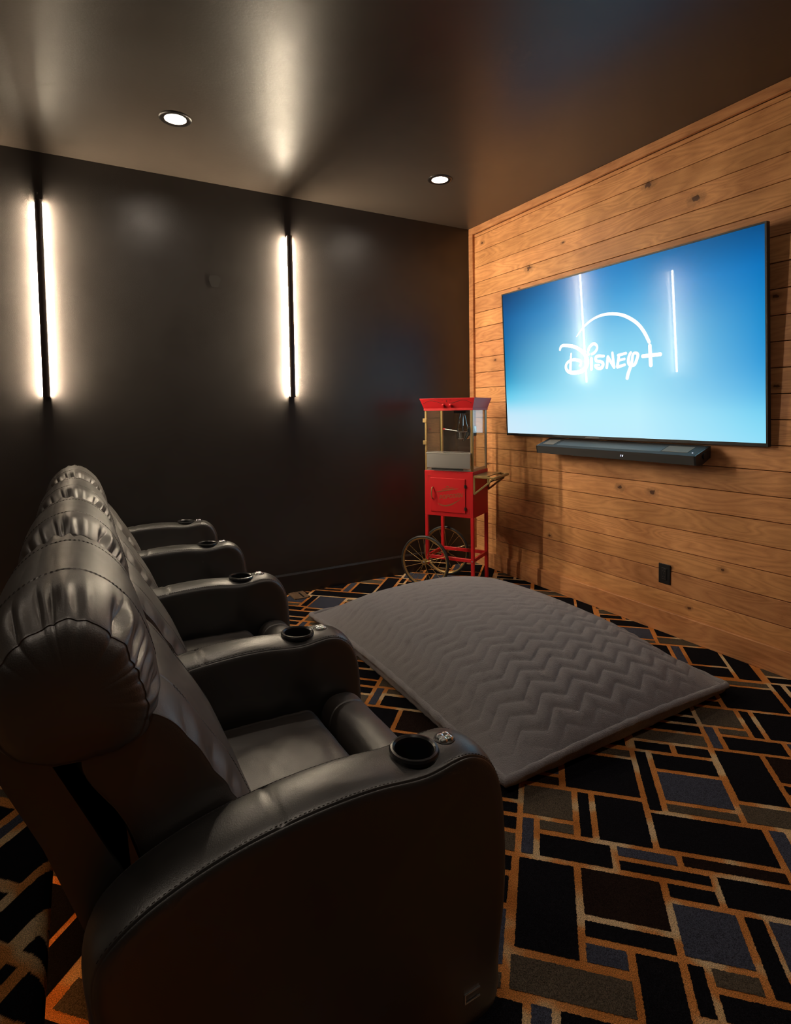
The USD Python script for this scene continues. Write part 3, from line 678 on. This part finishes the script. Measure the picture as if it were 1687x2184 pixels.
def cushion(x0, x1, hw, z0, z1, crown, r=.045, nx=70, ny=80, wrinkles=0.0, grooves=(), gx=None, seed=0):
    """Upholstered cushion: rounded box with a crowned top."""
    sx, sy = np.linspace(-1, 1, nx), np.linspace(-1, 1, ny)
    cx, hx = (x0 + x1) / 2, (x1 - x0) / 2
    ring = []
    # superellipse rings from bottom centre over the edge to top centre
    levels = [(.0, 0), (.5, 0), (.93, 0), (.985, .08), (1.0, .30), (1.0, .62), (.985, .82), (.95, .93), (.90, .975), (.80, .995), (.6, 1.0), (.4, 1.0), (.2, 1.0)]
    levels = levels[1:]
    n = 200; t = np.linspace(0, 2 * np.pi, n, endpoint=False)
    ex, ey = np.sign(np.cos(t)) * np.abs(np.cos(t)) ** .28, np.sign(np.sin(t)) * np.abs(np.sin(t)) ** .28
    P = []
    for lv, zf in levels:
        rxx, ryy = hx - (1 - lv) * min(hx, hw) , hw - (1 - lv) * min(hx, hw)
        rxx, ryy = max(rxx, hx * lv * .9), max(ryy, hw * lv * .9)
        X, Y = rxx * ex, ryy * ey
        z = z0 + (z1 - z0) * zf + (crown * (1 - (X / hx) ** 2) * (1 - (Y / hw) ** 2) if zf > .5 else 0)
        if zf > .5 and wrinkles: z = z + wrinkles * (meshkit.fbm(np.stack([X * 7 + seed, Y * 7, 0 * X], -1), 3, seed) - .5)
        P.append(np.stack([X + cx, Y, z], 1))
    P = np.array(P)
    return loops_mesh(P, centers=[(cx, 0, z0), (cx, 0, z1 + crown)])

def dense_cushion(x0, x1, hw, z0, z1, crown, edge=.05, wr=.004, seed=0, gy=(), front_drop=0.0):
    """Height-field top, sides and flat bottom, dense enough to carry seams and creases."""
    nx, ny = 90, 120
    def sp(n): s = np.linspace(-1, 1, n); return s * (1.5 - .5 * s * s)
    SX, SY = np.meshgrid(sp(nx), sp(ny), indexing='ij')
    cx, hx = (x0 + x1) / 2, (x1 - x0) / 2
    dx, dy = (1 - np.abs(SX)) * hx, (1 - np.abs(SY)) * hw
    ed = lambda d: np.sqrt(np.clip(1 - (1 - np.clip(d / edge, 0, 1)) ** 2, 0, 1))
    h = (z1 - z0) * (.25 + .75 * ed(dx) * ed(dy)) + crown * (1 - SX ** 2) * (1 - SY ** 2)
    X, Y = cx + SX * hx, SY * hw
    for g in gy: h = h - .0035 * np.exp(-((np.abs(Y) - g) / .005) ** 2) - .0 
    h = h + wr * (meshkit.fbm(np.stack([X * 6 + seed, Y * 5, 0 * X], -1), 4, seed) - .5) + wr * .6 * (meshkit.fbm(np.stack([X * 3 + Y * 9, Y * 3 - X * 16, 0 * X + seed], -1), 3, seed + 3) - .5)
    top = np.stack([X, Y, z0 + h], -1); bot = np.stack([X, Y, np.full_like(X, z0)], -1)
    V = np.vstack([top.reshape(-1, 3), bot.reshape(-1, 3)]); o = nx * ny
    i, j = np.meshgrid(np.arange(nx - 1), np.arange(ny - 1), indexing='ij'); q = i * ny + j
    F = [np.stack([q, q + ny, q + ny + 1], -1).reshape(-1, 3), np.stack([q, q + ny + 1, q + 1], -1).reshape(-1, 3)]
    F += [f[:, ::-1] + o for f in F[:2]]
    rim = np.r_[np.arange(ny), np.arange(1, nx) * ny + ny - 1, (nx - 1) * ny + np.arange(ny - 2, -1, -1), np.arange(nx - 2, 0, -1) * ny]
    r2 = np.roll(rim, -1)
    F += [np.stack([rim, r2, r2 + o], 1), np.stack([rim, r2 + o, rim + o], 1)]
    m = trimesh.Trimesh(V, np.vstack(F), process=False)
    return m

SEAT_M = dense_cushion(-2.80 - OX, -2.357 - OX, .278, .30, .452, .022, .055, .010, 5, (.222,))
def bolster_mesh():
    L = closed_curve(loc([(-2.352, .36), (-2.350, .42), (-2.325, .458), (-2.285, .466), (-2.245, .452), (-2.222, .41), (-2.222, .33), (-2.24, .24), (-2.30, .22), (-2.345, .26)]), 120)
    y = ygrid(.268, (-.19, .19)); C = L.mean(0); rows = []
    N = normals2(L)
    for v in y:
        t = np.clip((abs(v) - .225) / .05, 0, 1); s = 1 - .16 * t ** 2.5
        off = -.003 * (np.exp(-((abs(v) - .19) / .0035) ** 2)) + .0022 * (meshkit.fbm(np.stack([L[:, 0] * 12, np.full(len(L), v * 8), L[:, 1] * 12], -1), 3, 9) * 2 - 1)
        Q = C + (L - C) * s + N * off[:, None] if np.ndim(off) else C + (L - C) * s
        rows.append(np.stack([Q[:, 0], np.full(len(L), v), Q[:, 1]], 1))
    return loops_mesh(np.array(rows))
BOLSTER_M = bolster_mesh()
HEAD_M, LUMB_M, SHELL_M = head_mesh(), lumb_mesh(), shell_mesh()
HEAD_ST = stitches_on(HEAD, HC, head_scale, (-.135, .135), lambda p: p[1] > .86)
LUMB_ST = stitches_on(LUMB, LC, lumb_scale, (-.165, .165), lambda p: p[0] > LC[0] and p[1] > .46)

def add_arm(t, y):
    T = np.eye(4); T[1, 3] = y
    a = ARM_M.copy(); a.apply_transform(T); ar = obj('armrest', a, M['leather_side'], t, smooth=45)
    s = SEAM_M.copy(); s.apply_transform(T); obj('stitching', s, M['thread'], ar)
    c = cup_mesh(); c.apply_transform(rot([0, 1, 0], 3)); c.apply_translation((.262, y, .6335)); obj('cup_holder', c, M['black_plastic'], t, smooth=35)
    b = obj('button_ring', torus(.0205, .0028, n=36, c=(.336, y, .6365)), M['black_plastic'], t, smooth=True)
    bm = button_mesh(); bm.apply_translation((.336, y, .6365)); obj('control_button', bm, M['chrome'], t, smooth=True, label='chrome control button')
    obj('foot_block', cbox((.60, .10, .052), (.06, y, .026), .004), M['satin_black'], t)
    obj('metal_tab', cat(cbox((.040, .003, .003), (.352, y - ARM_W - .004, .137), .0006), cbox((.040, .003, .003), (.352, y - ARM_W - .004, .119), .0006), cbox((.003, .003, .018), (.3335, y - ARM_W - .004, .128), .0006)), M['steel'], t)

def recliner(label):
    t = thing('recliner', label, 'recliner', (OX, Y1, 0), group='row of four recliners')
    add_arm(t, -PITCH_S / 2)
    obj('seat_cushion', SEAT_M, M['leather'], t, smooth=50)
    obj('seat_frame', cbox((.52, .54, .24), (.06, 0, .185), .006), M['leather_side'], t)
    obj('footrest', BOLSTER_M, M['leather'], t, smooth=True)
    obj('front_panel', rbox((.05, .54, .20), (.375, 0, .155), .015), M['leather_side'], t, smooth=40)
    obj('back_shell', SHELL_M, M['leather_side'], t, smooth=35)
    b = obj('back_cushion', LUMB_M, M['leather'], t, smooth=True)
    obj('stitching', LUMB_ST, M['thread'], b)
    h = obj('headrest', HEAD_M, M['leather'], t, smooth=True)
    obj('stitching', HEAD_ST, M['thread'], h)
    return t
rl = ['nearest black leather recliner, large in the foreground with its whole arm side showing', 'second black leather recliner from the camera, just beyond the nearest one', 'third black leather recliner from the camera', 'farthest black leather recliner, beside the black wall']
r0 = recliner(rl[0])
for k in (1, 2, 3):
    r = dup(r0, (OX, Y1 + k * PITCH_S, 0), 0, rl[k], instance=(k < 3))
    if k == 3:
        used.update({r.GetPath().pathString + '/' + n: 1 for n in ('armrest', 'cup_holder', 'button_ring', 'control_button', 'foot_block', 'metal_tab')})
        add_arm(r, PITCH_S / 2)

# ------------------------------------------------------------------ floor pillow
def floor_pillow():
    a, b = .655, .925
    nx, ny = 230, 320
    def sp(n): s = np.linspace(-1, 1, n); return s * (1.45 - .45 * s * s)
    SX, SY = np.meshgrid(sp(nx), sp(ny), indexing='ij')
    pin = 1 - .022 * (np.cos(SY * np.pi / 2) ** 1.0) * 1.0
    X = a * SX * (1 - .018 * np.cos(SY * np.pi / 2)); Y = b * SY * (1 + .012 * np.cos(SX * np.pi / 2))
    Y = np.where(Y > 0, Y * (1 - .17 * (SX + 1) / 2 * np.clip(SY, 0, 1)), Y)
    zs = .046 + .030 * np.minimum(np.cos(SX * np.pi / 2) + np.cos(SY * np.pi / 2), 1.0)
    e = (1 - np.abs(SX) ** 2.6) * (1 - np.abs(SY) ** 2.6)
    h = .236 * np.clip(e, 0, 1) ** .76
    lump = .016 * (meshkit.fbm(np.stack([X * 3.1 + 4, Y * 2.7, 0 * X], -1), 3, 2) - .5) * np.clip(e, 0, 1) ** .4
    tri = np.abs(((X / .175 + .25) % 1) - .5) * 2
    ph = (Y + .026 * (tri - .5) * 2 + .006 * np.sin(X * 9)) / .064
    rd = np.abs(np.sin(np.pi * ph)) ** .36
    wear = .30 + .70 * np.clip((-(Y) + .35) / .8, 0, 1)
    Z = zs + h + lump + (.0085 + .006 * meshkit.fbm(np.stack([X * 4, Y * 4, 0 * X + 3], -1), 2, 8)) * (rd - .75) * np.clip(e * 6, 0, 1) * wear
    top = np.stack([X, Y, Z], -1)
    ph2 = (Y + .026 * (tri - .5) * 2) / .064
    eb = np.clip(e, 0, 1)
    dd = np.clip(np.minimum((1 - np.abs(SX)) * a, (1 - np.abs(SY)) * b) / .030, 0, 1)
    zb = zs * (1 - np.sqrt(np.clip(1 - (1 - dd) ** 2, 0, 1))) + .004 + .004 * (np.abs(np.sin(np.pi * ph2)) ** .5 - .75) * (dd < 1)
    bot = np.stack([X, Y, np.maximum(zb, .004)], -1); bot[[0, -1]] = top[[0, -1]]; bot[:, [0, -1]] = top[:, [0, -1]]
    V = np.vstack([top.reshape(-1, 3), bot.reshape(-1, 3)]); o = nx * ny
    i, j = np.meshgrid(np.arange(nx - 1), np.arange(ny - 1), indexing='ij'); q = i * ny + j
    F = [np.stack([q, q + ny, q + ny + 1], -1).reshape(-1, 3), np.stack([q, q + ny + 1, q + 1], -1).reshape(-1, 3)]
    mt = trimesh.Trimesh(top.reshape(-1, 3), np.vstack(F), process=False)
    mb = trimesh.Trimesh(bot.reshape(-1, 3), np.vstack([f[:, ::-1] for f in F]), process=False)
    rim = np.r_[np.arange(ny), np.arange(1, nx) * ny + ny - 1, (nx - 1) * ny + np.arange(ny - 2, -1, -1), np.arange(nx - 2, 0, -1) * ny]
    E = top.reshape(-1, 3)[rim]
    d = np.r_[0, np.cumsum(np.linalg.norm(np.diff(E, axis=0), axis=1))]
    s = np.arange(0, d[-1], .012); E = np.stack([np.interp(s, d, E[:, k]) for k in range(3)], 1)
    r = .0150 + .0012 * np.sin(s / .016) + .0022 * noise1(s, 4, 34)
    E[:, 2] += .002
    w = tube(E, r, 10, closed=True); w.fix_normals()
    return mt, mb, w
pt_, pb_, pw_ = floor_pillow()
fp = thing('floor_pillow', 'huge grey plush floor pillow with chevron ridges on the carpet', 'floor pillow', (-1.075, -1.525, 0))
obj('top_cover', pt_, M['plush'], fp, smooth=True)
obj('bottom_cover', pb_, M['plush'], fp, smooth=True)
obj('welt', pw_, M['plush'], fp, smooth=True)

# ------------------------------------------------------------------ popcorn cart
CW, CD, ZB, ZT, ZC, ZR = .399, .313, .517, .863, 1.319, 1.412
pc_ = thing('popcorn_cart', 'red popcorn cart with glass cabinet and spoked wheels in the corner', 'popcorn cart', (-.5313, -.7110, 0), -1.026)
def C(l0, l1, m0, m1, z0, z1, ch=.002): return cbox((l1 - l0, m1 - m0, z1 - z0), ((l0 + l1) / 2, (m0 + m1) / 2, (z0 + z1) / 2), ch)
bd = obj('cabinet', cat(C(-CW, 0, 0, CD, ZB, ZT, .003)), M['red'], pc_)
dr = obj('cabinet_door', C(-.349, -.062, -.006, .001, .550, .808, .002), M['red'], pc_)
hd = np.array([(-.328, -.006, .735), (-.328, -.020, .728), (-.328, -.027, .705), (-.328, -.027, .680), (-.328, -.020, .656), (-.328, -.006, .648)])
obj('handle', tube(CubicSpline(np.arange(6), hd)(np.linspace(0, 5, 24)), .0048, 10), M['gold'], dr, smooth=True)
for z in (.752, .585): obj('hinge', cat(C(-.070, -.052, -.010, -.002, z - .011, z + .011, .002), cyl((-.061, -.009, z - .013), (-.061, -.009, z + .013), .004, 10)), M['bronze'], dr)
def front_print(shape, z_off=0, depth=.0006, y=-.0062):
    m = extrude(shape, depth); m.apply_transform(rot([1, 0, 0], 90)); m.apply_translation((0, y, 0)); return m
# faded gold print on the door: slanted word between flourishes, corner brackets on the cabinet face
w = meshkit.text_mesh('POPCORN', .030, .0006, bold=True); w.vertices[:, 0] *= .92; w.vertices[:, 1] += w.vertices[:, 0] * .16; w.vertices[:, 0] += w.vertices[:, 1] * .15
w.apply_transform(rot([1, 0, 0], 90)); w.apply_translation((-.275, -.0062, .645)); obj('door_print', w, M['gold_paint'], dr)
sw = unary_union([stroke([(-.30, .700, .004), (-.26, .708, .007), (-.21, .718, .009), (-.16, .728, .006), (-.12, .733, .003)]), stroke([(-.285, .615, .003), (-.24, .600, .010), (-.19, .606, .012), (-.14, .630, .008), (-.10, .655, .003)]), stroke([(-.215, .742, .004), (-.205, .748, .008), (-.195, .742, .004)]), stroke([(-.25, .723, .003), (-.2, .733, .005), (-.16, .740, .003)])])
obj('door_print', front_print(sw), M['gold_paint'], dr)
br = unary_union([sbox(-.372, .780, -.370, .825), sbox(-.372, .823, -.340, .825), sbox(-.032, .545, -.030, .590), sbox(-.075, .545, -.030, .547)])
obj('corner_print', front_print(br, y=-.0002), M['gold_paint'], bd)
LEG = .024
for l, m_, z0 in ((-LEG, 0, -.0466), (-LEG, CD - LEG, -.0466), (-CW, 0, .130), (-CW, CD - LEG, .130)):
    obj('leg', C(l, l + LEG, m_, m_ + LEG, z0, ZB + .002), M['red'], pc_)
obj('rail', C(-CW + LEG, -LEG, .003, .021, .182, .208), M['red'], pc_)
obj('rail', C(-CW + LEG, -LEG, CD - .021, CD - .003, .182, .208), M['red'], pc_)
for l in (-CW + .003, -LEG + .003): obj('rail', C(l, l + .018, LEG, CD - LEG, .182, .208), M['red'], pc_)
obj('bolt', cyl((-.012, -.001, .195), (-.012, -.006, .195), .006, 10), M['steel'], pc_)
AXL, RW, RZ = -CW + .014, .205, .1583
obj('axle', cyl((AXL, -.055, RZ), (AXL, CD + .055, RZ), .006, 12), M['steel'], pc_)
for yw in (-.040, CD + .040):
    wh = obj('wheel', torus(RW - .011, .011, 'y', 64, 12, (AXL, yw, RZ)), M['rubber'], pc_, smooth=True, label='black rubber tyre')
    rim = cat(torus(RW - .023, .0055, 'y', 64, 8, (AXL, yw, RZ)), torus(RW - .018, .006, 'y', 64, 8, (AXL, yw - .004, RZ)), torus(RW - .018, .006, 'y', 64, 8, (AXL, yw + .004, RZ)))
    obj('rim', rim, M['gold'], wh, smooth=True)
    hub = cat(cyl((AXL, yw - .022, RZ), (AXL, yw + .022, RZ), .013, 16), cyl((AXL, yw - .018, RZ), (AXL, yw - .012, RZ), .022, 20), cyl((AXL, yw + .012, RZ), (AXL, yw + .018, RZ), .022, 20))
    obj('hub', hub, M['gold'], wh, smooth=35)
    for k in range(16):
        a = 2 * math.pi * k / 16; s = -1 if k % 2 else 1; a2 = a + .06 * s
        obj('spoke', cyl((AXL + .019 * math.cos(a), yw + s * .015, RZ + .019 * math.sin(a)), (AXL + (RW - .024) * math.cos(a2 - .0), yw, RZ + (RW - .024) * math.sin(a2)), .0017, 6), M['gold'], wh)
    obj('hub_cap', lathe([(0, .006), (.006, .004), (.009, 0), (0, 0)], 16).apply_transform(rot([1, 0, 0], 90 if yw < 0 else -90)).apply_translation((AXL, yw - .022 if yw < 0 else yw + .022, RZ)), M['chrome'], wh, smooth=40)
# glass cabinet
PO = .016
for l, m_ in ((-CW + .004, .004), (-PO - .004, .004), (-CW + .004, CD - PO - .004), (-PO - .004, CD - PO - .004)):
    obj('corner_post', C(l, l + PO, m_, m_ + PO, ZT, ZC + .01, .0015), M['gold'], pc_)
obj('tray', C(-CW + .006, -.006, .006, CD - .006, ZT, ZT + .010, .001), M['steel'], pc_)
for m0 in (.006,):
    obj('glass_door', C(-CW + .022, -.022, .006, .009, ZT + .145, ZC, .0005), M['glass'], pc_)
    obj('door_edge', cat(C(-CW + .022, -.022, .005, .010, ZT + .143, ZT + .147, .0004), C(-.0235, -.0205, .005, .010, ZT + .145, ZC, .0004)), M['steel'], pc_)
obj('glass_pane', C(-CW + .007, -CW + .010, .022, CD - .022, ZT + .010, ZC, .0005), M['glass'], pc_)
obj('glass_pane', C(-.010, -.007, .022, CD - .022, ZT + .012, ZC, .0005), M['glass'], pc_)
obj('glass_pane', C(-CW + .022, -.022, CD - .010, CD - .007, ZT + .010, ZC, .0005), M['glass'], pc_)
ge = cat(C(-.012, -.005, .020, .026, ZT + .012, ZC, .001), C(-.012, -.005, CD - .030, CD - .022, ZT + .012, ZC, .001), C(-.012, -.005, .020, CD - .022, ZT + .010, ZT + .022, .001))
obj('pane_edge', ge, M['steel'], pc_)
for z in (1.245, 1.075): obj('hinge', cat(C(-CW - .010, -CW + .024, -.003, .004, z - .016, z + .016, .002), cyl((-CW + .016, -.005, z), (-CW + .016, -.002, z), .004, 8)), M['gold'], pc_)
fl_ = obj('serving_flap', cat(C(-CW + .026, -.018, -.012, -.002, ZT + .022, ZT + .137, .002), C(-CW + .020, -.014, -.014, .004, ZT + .128, ZT + .140, .002)), M['steel'], pc_)
obj('flap_slot', C(-CW + .066, -.075, -.0135, -.006, ZT + .010, ZT + .021, .001), M['black_plastic'], pc_)
obj('door_latch', rbox((.012, .014, .030), (-.035, -.002, 1.172), .004), M['black_plastic'], pc_)
# kettle hanging from the roof
KX, KY = -.145, .160
ke = obj('kettle', lathe([(0, 1.098), (.044, 1.098), (.052, 1.104), (.054, 1.150), (.056, 1.152), (.052, 1.154), (.050, 1.108), (0, 1.104)], 40, (KX, KY, 0)), M['chrome'], pc_, smooth=35)
obj('lid', lathe([(0, 1.160), (.03, 1.158), (.050, 1.155), (.050, 1.153), (0, 1.154)], 32, (KX, KY, 0)), M['steel'], ke, smooth=30)
obj('hanger_rod', cat(cyl((KX - .045, KY, 1.15), (KX - .020, KY, 1.30), .004, 8), cyl((KX + .045, KY, 1.15), (KX + .012, KY, 1.30), .004, 8), cyl((KX, KY, 1.155), (KX, KY, 1.32), .006, 8)), M['chrome'], ke, smooth=40)
obj('kettle_handle', cat(cyl((KX - .05, KY + .01, 1.158), (KX - .175, KY + .05, 1.172), .004, 8)), M['steel'], ke, smooth=40)
obj('handle_grip', rbox((.020, .014, .014), (KX - .182, KY + .052, 1.1725), .005), M['red'], ke, label='red handle grip')
obj('motor_box', cbox((.10, .08, .045), (KX - .01, KY, 1.318), .004), M['black_plastic'], pc_)
obj('heater_can', lathe([(0, 1.120), (.030, 1.120), (.032, 1.124), (.032, 1.196), (.028, 1.200), (0, 1.200)], 28, (KX + .072, KY + .02, 0)), M['chrome'], pc_, smooth=35)
obj('heater_cord', tube(CubicSpline(np.arange(4), [(KX + .062, KY - .015, 1.16), (KX + .055, KY - .04, 1.12), (KX + .02, KY - .03, 1.085), (KX, KY, 1.098)])(np.linspace(0, 3, 16)), .005, 8), M['black_plastic'], pc_, smooth=True)
# flared roof
ov = .024
def frustum(b, t, z0, z1, hollow=False):
    v = [(-CW - b, -b, z0), (b, -b, z0), (b, CD + b, z0), (-CW - b, CD + b, z0), (-CW - t, -t, z1), (t, -t, z1), (t, CD + t, z1), (-CW - t, CD + t, z1)]
    return trimesh.convex.convex_hull(np.array(v))
rf = obj('roof', cat(frustum(.000, ov * .99, ZC + .016, ZR - .004), frustum(ov, ov, ZR - .004, ZR)), M['red'], pc_)
obj('roof_band', C(-CW - .001, .001, -.001, CD + .001, ZC, ZC + .017, .001), M['red'], rf)
# front slope: print and knobs are set on the leaning face
sl_ = math.atan2(ov, ZR - ZC - .02)
def onslope(m): m.apply_transform(rot([1, 0, 0], 90)); m.apply_transform(rot([1, 0, 0], math.degrees(sl_))); m.apply_translation((0, -.0006, ZC + .016)); return m
sc_ = unary_union([stroke([(-.385, .042, .002), (-.36, .058, .003), (-.32, .062, .0035), (-.28, .052, .0035), (-.245, .042, .003), (-.215, .046, .002)]), stroke([(-.015, .042, .002), (-.04, .058, .003), (-.08, .062, .0035), (-.12, .052, .0035), (-.155, .042, .003), (-.185, .046, .002)]), sbox(-.203, .048, -.197, .064), sbox(-.240, .062, -.226, .065), sbox(-.174, .062, -.160, .065), Point(-.392, .040).buffer(.004), Point(-.008, .040).buffer(.004)])
obj('roof_print', onslope(extrude(sc_, .0008)), mat('dark_print', (.13, .015, .012), .5), rf)
for l in (-.232, -.172):
    k = lathe([(0, .018), (.009, .017), (.0105, .012), (.0105, .003), (.014, 0), (0, 0)], 20); k.apply_translation((l, .022, 0)); obj('knob', onslope(k), M['red'], rf, smooth=40)
# push handle on the end of the cart
hy0, hy1 = .004, CD - .004
for m_ in (hy0, hy1):
    a = [(.004, m_, .825), (.112, m_, .825)]; 
    obj('handle_bracket', cat(C(.000, .014, m_ - .006, m_ + .006, .700, .832, .002), C(.0, .130, m_ - .006, m_ + .006, .818, .832, .002), C(.108, .122, m_ - .006, m_ + .006, .790, .825, .002),
        cbox((.165, .012, .014), (.068, m_, .748), .002, rot=rot([0, 1, 0], -38))), M['gold'], pc_)
obj('shelf', C(.002, .112, hy0, hy1, .832, .838, .001), M['gold'], pc_)
obj('push_bar', cat(cyl((.160, hy0 - .004, .822), (.160, hy1 + .004, .822), .0105, 16)), M['gold'], pc_, smooth=40)
obj('push_bar', cat(cyl((.126, hy0, .800), (.126, hy1, .800), .008, 14)), M['rubber'], pc_, smooth=40, label='dark roller under the push bar')
for m_ in (hy0, hy1): obj('bar_end', cat(cbox((.052, .014, .012), (.140, m_, .824), .003), cbox((.05, .010, .010), (.140, m_, .810), .002, rot=rot([0, 1, 0], -35))), M['gold'], pc_)
